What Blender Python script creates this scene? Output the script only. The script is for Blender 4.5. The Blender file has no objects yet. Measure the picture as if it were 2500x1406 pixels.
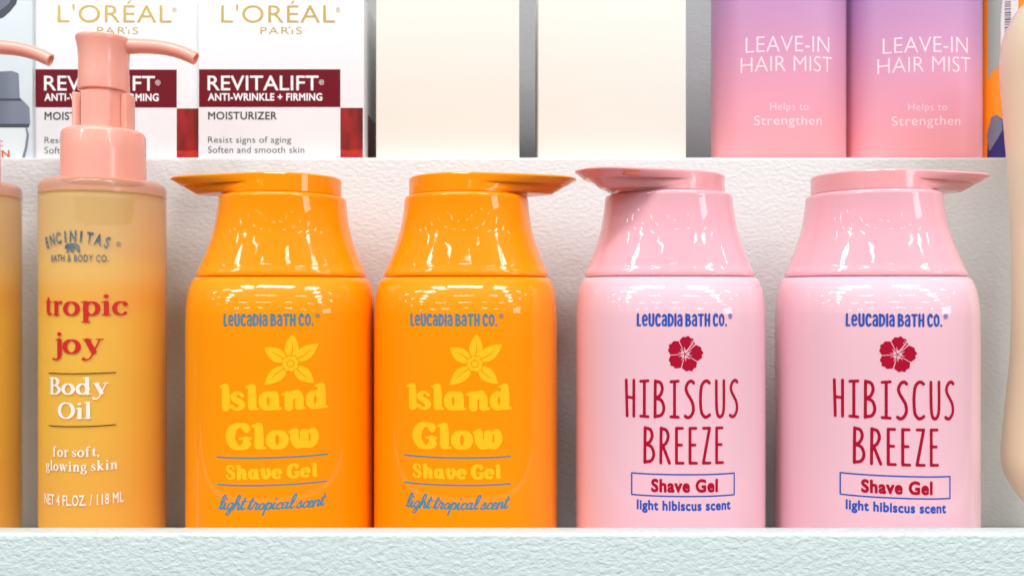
import bpy, bmesh, math, random
import numpy as np
from mathutils import Vector, Matrix

C = bpy.context.scene
U = 0.00016            # one "unit" below is 0.16 mm; lengths are written in these units
CAMD = 2000.0          # camera distance to the plane the lower bottles stand in

# ------------------------------------------------------------------ camera
cd = bpy.data.cameras.new('camera')
cam = bpy.data.objects.new('camera', cd)
C.collection.objects.link(cam)
cam.location = (0, -CAMD*U, 0)
cam.rotation_euler = (math.pi/2, 0, 0)
cd.sensor_width = 36.0
cd.lens = 36.0*CAMD/2500.0
cd.clip_start = 0.01
cd.clip_end = 100.0
cd.dof.use_dof = True
cd.dof.focus_distance = (CAMD-150)*U
cd.dof.aperture_fstop = 15.0
C.camera = cam

# ------------------------------------------------------------------ world
world = bpy.data.worlds.new('World')
C.world = world
world.use_nodes = True
wn = world.node_tree.nodes; wl = world.node_tree.links
for n in list(wn): wn.remove(n)
wo = wn.new('ShaderNodeOutputWorld'); wb = wn.new('ShaderNodeBackground')
wt = wn.new('ShaderNodeTexCoord'); ws = wn.new('ShaderNodeSeparateXYZ')
wm = wn.new('ShaderNodeMapRange'); wr = wn.new('ShaderNodeValToRGB')
wm.inputs['From Min'].default_value = -1; wm.inputs['From Max'].default_value = 1
e = wr.color_ramp.elements
e[0].position = 0.0; e[0].color = (.70, .69, .68, 1)
e[1].position = 1.0; e[1].color = (.95, .97, 1, 1)
k = wr.color_ramp.elements.new(.45); k.color = (.17, .165, .17, 1)
k = wr.color_ramp.elements.new(.58); k.color = (.19, .19, .195, 1)
k = wr.color_ramp.elements.new(.74); k.color = (.66, .67, .70, 1)
wl.new(wt.outputs['Generated'], ws.inputs[0]); wl.new(ws.outputs['Z'], wm.inputs['Value'])
wl.new(wm.outputs[0], wr.inputs[0]); wl.new(wr.outputs[0], wb.inputs['Color'])
wl.new(wb.outputs[0], wo.inputs['Surface'])
wb.inputs['Strength'].default_value = 0.40

# ------------------------------------------------------------------ lamps of the shop
def area(name, loc, aim, sx, sy, w, col=(1, 1, 1)):
    l = bpy.data.lights.new(name, 'AREA'); l.shape = 'RECTANGLE'
    l.size = sx; l.size_y = sy; l.energy = w; l.color = col
    o = bpy.data.objects.new(name, l); C.collection.objects.link(o)
    o.location = loc
    o.rotation_euler = (Vector(aim)-Vector(loc)).to_track_quat('-Z', 'Y').to_euler()
    return o

CEIL = 2.1
for r_, yy in enumerate((-1.7, -3.0, -4.8, -7.4, -11.5)):
    for c_, xx in enumerate((-5.6, -3.7, -2.0, -.6, .85, 2.4, 4.3)):
        xj = xx*(1+.03*r_)+.25*math.sin(r_*2.1+c_*1.7)
        area('ceiling_lamp', (xj, yy, CEIL), (xj, yy, 0), .60+.05*r_ if (r_+c_) % 3 else .34, .13+.02*r_, 4.9+.8*r_ if (r_+c_) % 3 else 3.0)
for sx in (-1, 1):   # two long runs of tube lamps over the aisle
    for i in range(5):
        d = 1.1+.8*i
        area('tube_lamp', (sx*d*.66, -.35-d*.70, 1.75), (sx*d*.66, -.35-d*.70, 0), .50 if (i+(sx > 0)) % 2 else .34, .30, 9.5 if (i+(sx > 0)) % 2 else 7.0)
area('shop_window', (5.2, -4.6, 1.15), (0, 0, 0), 1.4, .9, 24, (.96, .98, 1))
area('overhead_lamp', (-.15, -.95, 1.5), (0, 0.02, 0), .55, .2, 9.5)

C.view_settings.view_transform = 'Standard'
C.view_settings.look = 'None'
C.view_settings.exposure = 0.33
C.view_settings.gamma = 1.0
C.view_settings.use_curve_mapping = False
C.render.engine = 'CYCLES'
C.cycles.max_bounces = 10
C.cycles.transmission_bounces = 10
C.cycles.use_denoising = True
C.cycles.caustics_refractive = True

# ------------------------------------------------------------------ materials
def mat(name, col, rough=.4, metal=0.0, spec=.5, coat=0.0, coat_rough=.03, trans=0.0, ior=1.45, sss=0.0, sssr=(1, .4, .2)):
    m = bpy.data.materials.new(name); m.use_nodes = True
    b = m.node_tree.nodes['Principled BSDF']
    b.inputs['Base Color'].default_value = (*col, 1)
    b.inputs['Roughness'].default_value = rough
    b.inputs['Metallic'].default_value = metal
    b.inputs['Specular IOR Level'].default_value = spec
    b.inputs['Coat Weight'].default_value = coat
    b.inputs['Coat Roughness'].default_value = coat_rough
    b.inputs['Transmission Weight'].default_value = trans
    b.inputs['IOR'].default_value = ior
    if sss:
        b.inputs['Subsurface Weight'].default_value = sss
        b.inputs['Subsurface Radius'].default_value = sssr
        b.inputs['Subsurface Scale'].default_value = .004
    return m
def bsdf(m): return m.node_tree.nodes['Principled BSDF']
def add_bump(m, scale, strength, dist, detail=3, stretch=(1, 1, 1), rot=0, distort=.0):
    nt = m.node_tree; N = nt.nodes; L = nt.links
    tc = N.new('ShaderNodeTexCoord'); mp = N.new('ShaderNodeMapping')
    mp.inputs['Scale'].default_value = stretch; mp.inputs['Rotation'].default_value = (0, rot, 0)
    nz = N.new('ShaderNodeTexNoise'); nz.inputs['Scale'].default_value = scale
    nz.inputs['Detail'].default_value = detail; nz.inputs['Distortion'].default_value = distort
    bp = N.new('ShaderNodeBump'); bp.inputs['Strength'].default_value = strength; bp.inputs['Distance'].default_value = dist
    L.new(tc.outputs['Object'], mp.inputs[0]); L.new(mp.outputs[0], nz.inputs['Vector'])
    L.new(nz.outputs[0], bp.inputs['Height']); L.new(bp.outputs[0], bsdf(m).inputs['Normal'])
    return bp
def vary(m, c1, c2, scale, stretch=(1, 1, 1), rot=(0, 0, 0), lo=.35, hi=.65, detail=4):
    nt = m.node_tree; N = nt.nodes; L = nt.links
    tc = N.new('ShaderNodeTexCoord'); mp = N.new('ShaderNodeMapping')
    mp.inputs['Scale'].default_value = stretch; mp.inputs['Rotation'].default_value = rot
    nz = N.new('ShaderNodeTexNoise'); nz.inputs['Scale'].default_value = scale; nz.inputs['Detail'].default_value = detail
    rp = N.new('ShaderNodeValToRGB')
    rp.color_ramp.elements[0].position = lo; rp.color_ramp.elements[0].color = (*c1, 1)
    rp.color_ramp.elements[1].position = hi; rp.color_ramp.elements[1].color = (*c2, 1)
    L.new(tc.outputs['Object'], mp.inputs[0]); L.new(mp.outputs[0], nz.inputs['Vector'])
    L.new(nz.outputs[0], rp.inputs[0]); L.new(rp.outputs[0], bsdf(m).inputs['Base Color'])

M = {}
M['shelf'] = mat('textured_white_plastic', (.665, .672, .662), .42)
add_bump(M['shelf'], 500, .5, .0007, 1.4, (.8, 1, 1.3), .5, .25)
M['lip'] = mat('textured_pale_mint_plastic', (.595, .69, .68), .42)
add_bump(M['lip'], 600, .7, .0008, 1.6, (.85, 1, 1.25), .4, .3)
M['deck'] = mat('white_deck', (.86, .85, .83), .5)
M['panel'] = mat('grey_back_panel', (.36, .36, .365), .45)
add_bump(M['panel'], 420, .4, .0005, 2.5, (.8, 1, 1.2), .5, .5)
M['orange'] = mat('orange_gloss_plastic', (1.0, .30, .0), .4, spec=.1, coat=.75, coat_rough=.012)
M['pink'] = mat('pink_gloss_plastic', (.90, .445, .51), .4, spec=.15, coat=.8, coat_rough=.012)
M['pink_body'] = mat('pale_pink_gloss_plastic', (.885, .53, .60), .4, spec=.15, coat=.8, coat_rough=.012)
def wobble(m):      # moulded plastic is never quite flat, and never quite clean
    nt = m.node_tree; N = nt.nodes; L = nt.links
    tc = N.new('ShaderNodeTexCoord'); nz = N.new('ShaderNodeTexNoise'); nz.inputs['Scale'].default_value = 95; nz.inputs['Detail'].default_value = 1
    bp = N.new('ShaderNodeBump'); bp.inputs['Strength'].default_value = .10; bp.inputs['Distance'].default_value = .0003
    n2 = N.new('ShaderNodeTexNoise'); n2.inputs['Scale'].default_value = 60; n2.inputs['Detail'].default_value = 5
    mr = N.new('ShaderNodeMapRange'); mr.inputs['From Min'].default_value = .45; mr.inputs['From Max'].default_value = .8
    mr.inputs['To Min'].default_value = .01; mr.inputs['To Max'].default_value = .09
    L.new(tc.outputs['Object'], nz.inputs['Vector']); L.new(nz.outputs[0], bp.inputs['Height']); L.new(bp.outputs[0], bsdf(m).inputs['Coat Normal'])
    L.new(tc.outputs['Object'], n2.inputs['Vector']); L.new(n2.outputs[0], mr.inputs['Value']); L.new(mr.outputs[0], bsdf(m).inputs['Coat Roughness'])
for k_ in ('orange', 'pink', 'pink_body'): wobble(M[k_])
M['pink_cap'] = mat('pink_cap_plastic', (.90, .41, .43), .3, coat=.6, coat_rough=.03, sss=.4, sssr=(1, .45, .35))
M['yellow_ink'] = mat('yellow_ink', (1.0, .53, .015), .4, spec=.1, coat=.3)
M['blue_holo_ink'] = mat('blue_foil_ink', (.07, .25, .36), .35)
M['red_ink'] = mat('crimson_ink', (.43, .003, .03), .4, spec=.25)
M['blue_ink'] = mat('blue_ink', (.018, .09, .47), .4, spec=.25)
M['peach'] = mat('peach_plastic', (.94, .42, .33), .3, coat=.35, coat_rough=.05, sss=.25, sssr=(1, .5, .4))
M['refracted_rose'] = mat('refracted_rose_glass', (.80, .38, .24), .16)  # pink refracted from the peach collar is put into this colour
bsdf(M['refracted_rose']).inputs['Alpha'].default_value = .6
M['oil'] = mat('frosted_glass', (.94, .56, .18), .33)
bsdf(M['oil']).inputs['Alpha'].default_value = .25
M['oilfill'] = mat('amber_oil', (.93, .56, .015), .5)
M['oilair'] = mat('oily_inside_wall', (.95, .58, .16), .6)
M['tube'] = mat('pump_housing', (.30, .20, .07), .5)
M['coral_ink'] = mat('coral_red_ink', (.60, .02, .012), .45)
M['white_ink'] = mat('white_ink', (.95, .84, .76), .45)
M['silver_ink'] = mat('iridescent_silver_ink', (.2, .22, .22), .35, metal=.25)
vary(M['silver_ink'], (.08, .15, .22), (.30, .30, .26), 300, detail=2)
M['brown_ink'] = mat('dark_foil_line', (.12, .06, .02), .35, metal=.5)
M['carton'] = mat('white_carton', (.79, .80, .82), .38)
M['gold'] = mat('gold_foil', (.66, .48, .13), .32, metal=1.0)
M['red_foil'] = mat('dark_red_foil', (.15, .003, .012), .3, spec=.3)
M['satin'] = mat('printed_red_satin', (.2, .01, .01), .35)
vary(M['satin'], (.06, .003, .005), (.36, .014, .012), 150, (1, 1, .35), (0, .9, 0), .3, .7)
M['satin_light'] = mat('printed_bright_satin', (.5, .02, .015), .35)
vary(M['satin_light'], (.25, .006, .006), (.55, .03, .02), 130, (1, 1, 2.5), (0, -.3, 0), .3, .7)
M['grey_text'] = mat('dark_grey_ink', (.06, .06, .065), .5)
M['white_text'] = mat('white_print', (.86, .84, .85), .4)
M['cream'] = mat('cream_carton', (.79, .775, .70), .45)
M['mist_text'] = mat('pale_pink_print', (.92, .74, .80), .35)
M['tan'] = mat('tan_gloss_plastic', (.95, .83, .57), .3, coat=.3, coat_rough=.08)
M['bluebox'] = mat('pale_blue_carton', (.66, .75, .78), .35)
M['capgrey'] = mat('printed_grey_cap', (.17, .20, .26), .35)
vary(M['capgrey'], (.13, .155, .21), (.24, .27, .34), 60, (1.0, 1, .05), (0, 0, 0), .35, .65, 1)
M['capdark'] = mat('printed_dark_line', (.06, .07, .09), .35)
M['printwhite'] = mat('printed_white_bottle', (.70, .78, .79), .35)
M['orange_print'] = mat('orange_red_print', (.70, .10, .05), .4)
M['pouch_orange'] = mat('orange_film', (.90, .27, .005), .3)
M['pouch_grey'] = mat('grey_green_film', (.33, .36, .33), .35)
M['pouch_label'] = mat('white_label', (.74, .68, .72), .4)
M['pouch_blue'] = mat('indigo_film', (.028, .018, .13), .3)
M['pouch_slate'] = mat('slate_film', (.16, .17, .24), .35)
M['pouch_green'] = mat('green_film', (.11, .22, .12), .4)
M['nozzle_hole'] = mat('nozzle_shade', (.62, .16, .10), .5)
M['barcode'] = mat('barcode_ink', (.06, .04, .05), .5)
# purple-to-pink printed fade of the hair mist bottles
m = mat('purple_to_pink_print', (.9, .4, .45), .4, coat=.15, coat_rough=.2); M['mist'] = m; m.diffuse_color = (.9, .4, .5, 1)
nt = m.node_tree; tc = nt.nodes.new('ShaderNodeTexCoord'); sp = nt.nodes.new('ShaderNodeSeparateXYZ')
mr = nt.nodes.new('ShaderNodeMapRange'); rp = nt.nodes.new('ShaderNodeValToRGB')
mr.inputs['From Min'].default_value = 0; mr.inputs['From Max'].default_value = 720*U
for p_, c_ in ((0.0, (.95, .38, .40)), (.46, (.95, .37, .42)), (.60, (.90, .40, .52)), (.74, (.80, .42, .62)), (.88, (.55, .34, .66)), (1.0, (.32, .22, .58))):
    if p_ == 0.0: el = rp.color_ramp.elements[0]
    elif p_ == 1.0: el = rp.color_ramp.elements[1]
    else: el = rp.color_ramp.elements.new(p_)
    el.position = p_; el.color = (*c_, 1)
nt.links.new(tc.outputs['Object'], sp.inputs[0]); nt.links.new(sp.outputs['Z'], mr.inputs['Value'])
nt.links.new(mr.outputs[0], rp.inputs[0]); nt.links.new(rp.outputs[0], bsdf(m).inputs['Base Color'])

# ------------------------------------------------------------------ object helpers
def link_mesh(name, verts, faces, material, parent=None, smooth=True, angle=35, loc=None):
    me = bpy.data.meshes.new(name)
    me.from_pydata([tuple(v) for v in verts], [], [tuple(f) for f in faces])
    me.update()
    o = bpy.data.objects.new(name, me); C.collection.objects.link(o)
    me.materials.append(material)
    if smooth:
        me.polygons.foreach_set('use_smooth', [True]*len(me.polygons))
        me.set_sharp_from_angle(angle=math.radians(angle))
    if parent is not None: o.parent = parent
    if loc is not None: o.location = loc
    return o
def thing(name, label, cat, loc, rz=0.0, group=None):
    o = bpy.data.objects.new(name, None); C.collection.objects.link(o)
    o.empty_display_size = .01
    o.location = loc; o.rotation_euler = (0, 0, rz)
    o['label'] = label; o['category'] = cat
    if group: o['group'] = group
    return o
def copy_tree(o, parent=None):
    c = o.copy(); C.collection.objects.link(c); c.parent = parent
    for ch in list(o.children): copy_tree(ch, c)
    return c
def W(px, py, y=0.0):     # a point seen at (px, py) of the 2500 x 1406 frame, standing y units behind the bottle plane
    f = (CAMD+y)/CAMD
    return Vector(((px-1250)*f*U, y*U, (703-py)*f*U))
def rbox(name, x0, x1, y0, y1, z0, z1, bev, material, parent=None, seg=3):
    bm = bmesh.new()
    r = bmesh.ops.create_cube(bm, size=1)
    for v in bm.verts:
        v.co = Vector(((x0+x1)/2+v.co.x*(x1-x0), (y0+y1)/2+v.co.y*(y1-y0), (z0+z1)/2+v.co.z*(z1-z0)))*U
    if bev: bmesh.ops.bevel(bm, geom=bm.edges[:], offset=bev*U, segments=seg, profile=.5, affect='EDGES')
    me = bpy.data.meshes.new(name); bm.to_mesh(me); bm.free()
    me.materials.append(material)
    me.polygons.foreach_set('use_smooth', [True]*len(me.polygons)); me.set_sharp_from_angle(angle=math.radians(50))
    o = bpy.data.objects.new(name, me); C.collection.objects.link(o)
    if parent is not None: o.parent = parent
    return o
def loft(rings, cap0=True, cap1=True):       # rings: list of (N,3) arrays in units
    n = len(rings[0]); vs = []; fs = []
    for r in rings: vs.extend((np.asarray(r)*U).tolist())
    for k in range(len(rings)-1):
        a = k*n; b = a+n
        for i in range(n):
            j = (i+1) % n
            fs.append((a+i, a+j, b+j, b+i))
    for flag, base, rev in ((cap0, 0, True), (cap1, (len(rings)-1)*n, False)):
        if flag:
            c = np.mean(np.asarray(vs[base:base+n]), axis=0); vs.append(c.tolist()); ci = len(vs)-1
            for i in range(n):
                j = (i+1) % n
                fs.append((base+j, base+i, ci) if rev else (base+i, base+j, ci))
    return vs, fs
def sellipse(a, b, n, z, N=144):
    t = np.linspace(0, 2*np.pi, N, endpoint=False)
    c, s = np.cos(t), np.sin(t)
    x = a*np.sign(c)*np.abs(c)**(2/n); y = b*np.sign(s)*np.abs(s)**(2/n)
    return np.stack([x, y, np.full(N, z)], 1)
def pchip(xs, ys, q):
    xs = np.asarray(xs, float); ys = np.asarray(ys, float); q = np.asarray(q, float)
    h = np.diff(xs); d = np.diff(ys)/h; m = np.zeros(len(xs)); m[0] = d[0]; m[-1] = d[-1]
    for i in range(1, len(xs)-1):
        if d[i-1]*d[i] > 0:
            w1 = 2*h[i]+h[i-1]; w2 = h[i]+2*h[i-1]
            m[i] = (w1+w2)/(w1/d[i-1]+w2/d[i])
    i = np.clip(np.searchsorted(xs, q)-1, 0, len(xs)-2); t = (q-xs[i])/h[i]
    return ((2*t**3-3*t**2+1)*ys[i]+(t**3-2*t**2+t)*h[i]*m[i]+(-2*t**3+3*t**2)*ys[i+1]+(t**3-t**2)*h[i]*m[i+1])
def catmull(pts, n=8, closed=False):
    P = np.asarray(pts, float)
    if closed: P = np.vstack([P[-1], P, P[0], P[1]])
    else: P = np.vstack([2*P[0]-P[1], P, 2*P[-1]-P[-2]])
    out = []
    for i in range(1, len(P)-2):
        for t in np.linspace(0, 1, n, endpoint=False):
            out.append(.5*(2*P[i]+(P[i+1]-P[i-1])*t+(2*P[i-1]-5*P[i]+4*P[i+1]-P[i+2])*t*t+(3*P[i]-P[i-1]-3*P[i+1]+P[i+2])*t**3))
    if not closed: out.append(P[-2])
    return np.array(out)
def revolve(profile, N=96, smooth_n=0):        # profile: (radius, z) from the bottom up
    rings = []
    t = np.linspace(0, 2*np.pi, N, endpoint=False)
    for r, z in profile:
        rings.append(np.stack([r*np.cos(t), r*np.sin(t), np.full(N, z)], 1))
    return loft(rings)

# ------------------------------------------------------------------ lettering: ink shapes from strokes
def S(pts, r, smooth=True, n=7):
    P = np.asarray(pts, float)
    R = np.full(len(P), r, float) if np.isscalar(r) else np.asarray(r, float)
    if smooth and len(P) > 2:
        Q = catmull(np.column_stack([P, R]), n); P, R = Q[:, :2], Q[:, 2]
    return ('+', P, R)
def NB(pts, thin, thick, smooth=True, closed=False, power=1.3, n=7):
    P = np.asarray(pts, float)
    if smooth and len(P) > 2: P = catmull(P, n, closed)
    if closed: P = np.vstack([P, P[:1]])
    T = np.gradient(P, axis=0); ln = np.hypot(T[:, 0], T[:, 1])+1e-9
    return ('+', P, thin+(thick-thin)*np.abs(T[:, 1]/ln)**power)
def ARC(cx, cy, rx, ry, a0, a1, n=22):
    a = np.radians(np.linspace(a0, a1, n)); return np.stack([cx+rx*np.cos(a), cy+ry*np.sin(a)], 1)
def OV(cx, cy, rx, ry, thin, thick): return NB(ARC(cx, cy, rx, ry, 0, 345, 24), thin, thick, closed=True, n=3)
def MINUS(p): return ('-',)+p[1:]
def POLY(pts): return ('poly+', np.asarray(pts, float), None)
def DOT(x, y, r): return ('+', np.array([[x, y], [x+1e-4, y]]), np.array([r, r]))
def seg_sdf(X, Y, P, R):
    D = np.full(X.shape, 1e9)
    for i in range(len(P)-1):
        ax, ay = P[i]; bx, by = P[i+1]; dx, dy = bx-ax, by-ay; L2 = dx*dx+dy*dy+1e-12
        t = np.clip(((X-ax)*dx+(Y-ay)*dy)/L2, 0, 1)
        D = np.minimum(D, np.hypot(X-ax-t*dx, Y-ay-t*dy)-(R[i]+(R[i+1]-R[i])*t))
    return D
def poly_sdf(X, Y, P):
    Q = np.vstack([P, P[:1]])
    D = seg_sdf(X, Y, Q, np.zeros(len(Q))); ins = np.zeros(X.shape, bool)
    for i in range(len(P)):
        x0, y0 = Q[i]; x1, y1 = Q[i+1]
        if y0 == y1: continue
        ins ^= ((y0 > Y) != (y1 > Y)) & (X < (x1-x0)*(Y-y0)/(y1-y0)+x0)
    return np.where(ins, -D, D)
def ink(prims, h=1/46., pad=.03):
    lo = np.array([1e9, 1e9]); hi = -lo
    for p in prims:
        if p[0].endswith('+'):
            R = p[2] if p[2] is not None else np.zeros(len(p[1]))
            lo = np.minimum(lo, (p[1]-R[:, None]).min(0)); hi = np.maximum(hi, (p[1]+R[:, None]).max(0))
    lo -= 2*h; hi += 2*h
    nx = int((hi[0]-lo[0])/h)+2; ny = int((hi[1]-lo[1])/h)+2
    gx = lo[0]+h*np.arange(nx); gy = lo[1]+h*np.arange(ny)
    X, Y = np.meshgrid(gx, gy, indexing='ij')
    F = np.full(X.shape, 1e9)
    for p in prims:
        d = poly_sdf(X, Y, p[1]) if p[0].startswith('poly') else seg_sdf(X, Y, p[1], p[2])
        F = np.maximum(F, -d) if p[0].endswith('-') else np.minimum(F, d)
    return mesh_field(gx, gy, F)
def mesh_field(gx, gy, F):
    nx, ny = len(gx), len(gy)
    F[np.abs(F) < 1e-7] = 1e-7
    I = F < 0
    vs, fs, key = [], [], {}
    def corner(i, j):
        k = (0, i, j)
        if k not in key: key[k] = len(vs); vs.append((gx[i], gy[j]))
        return key[k]
    def cross(i, j, i2, j2):
        if (i2, j2) < (i, j): i, j, i2, j2 = i2, j2, i, j
        k = (1 if i2 > i else 2, i, j)
        if k not in key:
            t = F[i, j]/(F[i, j]-F[i2, j2]); key[k] = len(vs)
            vs.append((gx[i]+(gx[i2]-gx[i])*t, gy[j]+(gy[j2]-gy[j])*t))
        return key[k]
    cnt = I[:-1, :-1].astype(int)+I[1:, :-1]+I[1:, 1:]+I[:-1, 1:]
    for j in range(ny-1):
        i = 0; col = cnt[:, j]
        nz = np.nonzero(col)[0]; done = -1
        for i in nz:
            if i <= done: continue
            if col[i] == 4:
                k = i
                while k+1 < nx-1 and col[k+1] == 4 and k-i < 5: k += 1
                fs.append((corner(i, j), corner(k+1, j), corner(k+1, j+1), corner(i, j+1))); done = k
            else:
                q = [(i, j), (i+1, j), (i+1, j+1), (i, j+1)]; f = []
                for a in range(4):
                    p0, p1 = q[a], q[(a+1) % 4]
                    if I[p0]: f.append(corner(*p0))
                    if I[p0] != I[p1]: f.append(cross(*p0, *p1))
                if len(f) >= 3: fs.append(tuple(f))
    return np.array(vs), fs

def shear(prims, k):
    out = []
    for p in prims:
        P = p[1].copy(); P[:, 0] += k*P[:, 1]; out.append((p[0], P, p[2]))
    return out

# tall narrow hand lettering
t_ = .047
TALL = {
 'H': [S([(0, 1), (.03, 0)], t_, 0), S([(.25, 1), (.25, 0)], t_, 0), S([(.02, .53), (.25, .51)], t_*.85, 0)],
 'I': [S([(.12, .98), (.12, .02)], t_, 0), S([(0, .98), (.24, 1)], t_*.9, 0), S([(0, .01), (.24, 0)], t_*.9, 0)],
 'B': [S([(0, 0), (.01, 1)], t_, 0), S([(.01, .99), (.17, .95), (.23, .78), (.16, .60), (.03, .53)], t_), S([(.03, .53), (.21, .45), (.28, .24), (.2, .06), (0, .01)], t_)],
 'S': [S([(.27, .95), (.2, 1), (.1, .96), (.03, .82), (.06, .68), (.15, .54), (.24, .38), (.26, .18), (.18, .03), (.08, -.01), (0, .03)], t_)],
 'C': [S([(.30, .95), (.23, 1), (.13, .98), (.04, .84), (.01, .5), (.04, .15), (.14, .01), (.23, .01), (.31, .06)], t_)],
 'U': [S([(0, 1), (.01, .3), (.05, .06), (.13, 0), (.22, .07), (.26, .3), (.26, 1)], t_)],
 'R': [S([(0, 0), (.01, 1)], t_, 0), S([(.01, .99), (.17, .94), (.23, .76), (.16, .57), (.03, .48)], t_), S([(.07, .48), (.27, 0)], t_, 0)],
 'E': [S([(.01, 0), (.01, 1)], t_, 0), S([(.01, 1), (.2, 1)], t_*.9, 0), S([(.01, .52), (.17, .52)], t_*.9, 0), S([(.01, 0), (.22, 0)], t_*.9, 0)],
 'Z': [S([(.02, 1), (.23, 1)], t_*.9, 0), S([(.22, 1), (.02, 0)], t_, 0), S([(.02, 0), (.24, 0)], t_*.9, 0)],
}
b_ = .10
BRAND = {
 'L': [S([(.03, 1), (.01, 0)], b_, 0), S([(.01, 0), (.27, .0)], b_*.8, 0)],
 'e': [S([(.04, .48), (.38, .5), (.37, .76), (.22, .92), (.06, .78), (.02, .42), (.1, .08), (.24, .02), (.38, .1)], b_*.85)],
 'U': [S([(0, 1), (0, .3), (.06, .04), (.18, 0), (.31, .06), (.36, .3), (.36, 1)], b_)],
 'C': [S([(.36, .82), (.28, .97), (.14, .96), (.03, .76), (.01, .42), (.06, .12), (.2, 0), (.36, .1)], b_)],
 'a': [S([(.05, .82), (.18, .94), (.32, .84), (.36, .6), (.36, 0)], b_*.9), S([(.36, .52), (.14, .5), (.02, .32), (.06, .07), (.2, .02), (.36, .14)], b_*.8)],
 'D': [S([(.02, 1), (.02, 0)], b_, 0), S([(.02, .98), (.24, .92), (.38, .7), (.38, .3), (.24, .06), (.02, .02)], b_*.9)],
 'I': [S([(.06, 1), (.06, 0)], b_, 0)],
 'B': [S([(.02, 1), (.02, 0)], b_, 0), S([(.02, .98), (.28, .92), (.32, .72), (.2, .55), (.02, .52)], b_*.85), S([(.1, .53), (.32, .46), (.4, .26), (.3, .05), (.02, .02)], b_*.85)],
 'T': [S([(0, .97), (.42, .97)], b_*.85, 0), S([(.21, .97), (.21, 0)], b_, 0)],
 'H': [S([(.02, 1), (.02, 0)], b_, 0), S([(.38, 1), (.38, 0)], b_, 0), S([(.02, .5), (.38, .5)], b_*.8, 0)],
 'O': [S([(.2, .97), (.04, .78), (.01, .5), (.05, .18), (.2, .02), (.37, .18), (.41, .5), (.37, .8), (.2, .97), (.19, .97)], b_*.9)],
 '.': [DOT(.06, .02, .1)],
}
# soft heavy serif
def heavy(c, T=.15, t=.066):
    foot = lambda x, y=.05: S([(x, y+.02), (x+.15, y)], [.075, .045], 0)
    flag = lambda x, y: S([(x-.13, y-.02), (x, y-.0)], [.045, .08], 0)
    stem = lambda x, y0, y1: S([(x-.015, y1), (x, (y0+y1)/2), (x, y0)], [T*.9, T, T])
    arch = lambda x, xe: NB([(x, .44), (x+.1, .62), (x+.2, .665), (xe-.06, .60), (xe, .44), (xe, .12)], t, T)
    D = {
     'I': [stem(.16, .11, .89), flag(.08, .92)],
     'l': [stem(.16, .14, .89), flag(.08, .92), foot(.2)],
     's': [S([(.46, .57), (.36, .665), (.24, .66), (.14, .54), (.22, .41), (.38, .32), (.46, .2), (.36, .065), (.22, .055), (.08, .15)], [.07, .055, .075, .11, .115, .12, .11, .075, .06, .085])],
     'a': [OV(.27, .355, .19, .295, t, T*.95), stem(.50, .14, .60), foot(.55)],
     'd': [OV(.27, .355, .19, .295, t, T*.95), stem(.50, .14, .89), flag(.42, .92), foot(.55)],
     'n': [stem(.16, .10, .60), flag(.08, .64), arch(.2, .52), foot(.56)],
     'h': [stem(.16, .10, .89), flag(.08, .92), arch(.2, .52), foot(.56)],
     'o': [OV(.31, .355, .22, .30, t, T)],
     'e': [NB(list(ARC(.31, .355, .22, .3, 15, 310, 18)), t, T, n=3), S([(.12, .36), (.5, .41)], .045, 0)],
     'w': [NB([(.08, .64), (.10, .32), (.20, .10), (.32, .12), (.40, .34), (.40, .60)], t*1.2, T*.95), NB([(.40, .34), (.46, .12), (.60, .08), (.72, .26), (.74, .48), (.68, .64)], t*1.2, T*.9), flag(.06, .66)],
     'v': [NB([(.08, .64), (.10, .32), (.20, .09), (.34, .10), (.46, .28), (.48, .48), (.42, .64)], t*1.2, T*.95), flag(.06, .66)],
     'G': [NB(list(ARC(.44, .5, .32, .44, 48, 318, 22)), t*1.3, T*1.1, n=3), S([(.64, .92), (.66, .7)], [.06, .075], 0), S([(.46, .42), (.78, .42)], .055, 0), S([(.66, .40), (.66, .16)], [.11, .1], 0)],
     'S': [S([(.56, .72), (.50, .88), (.36, .95), (.2, .88), (.13, .74), (.22, .58), (.42, .47), (.54, .34), (.52, .14), (.34, .05), (.18, .09), (.07, .24)], [.07, .065, .06, .09, .115, .125, .13, .125, .11, .06, .065, .085])],
    }
    return D[c]
HEAVY = {c: heavy(c) for c in 'Ilsadnhoewv' 'GS'}
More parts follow.
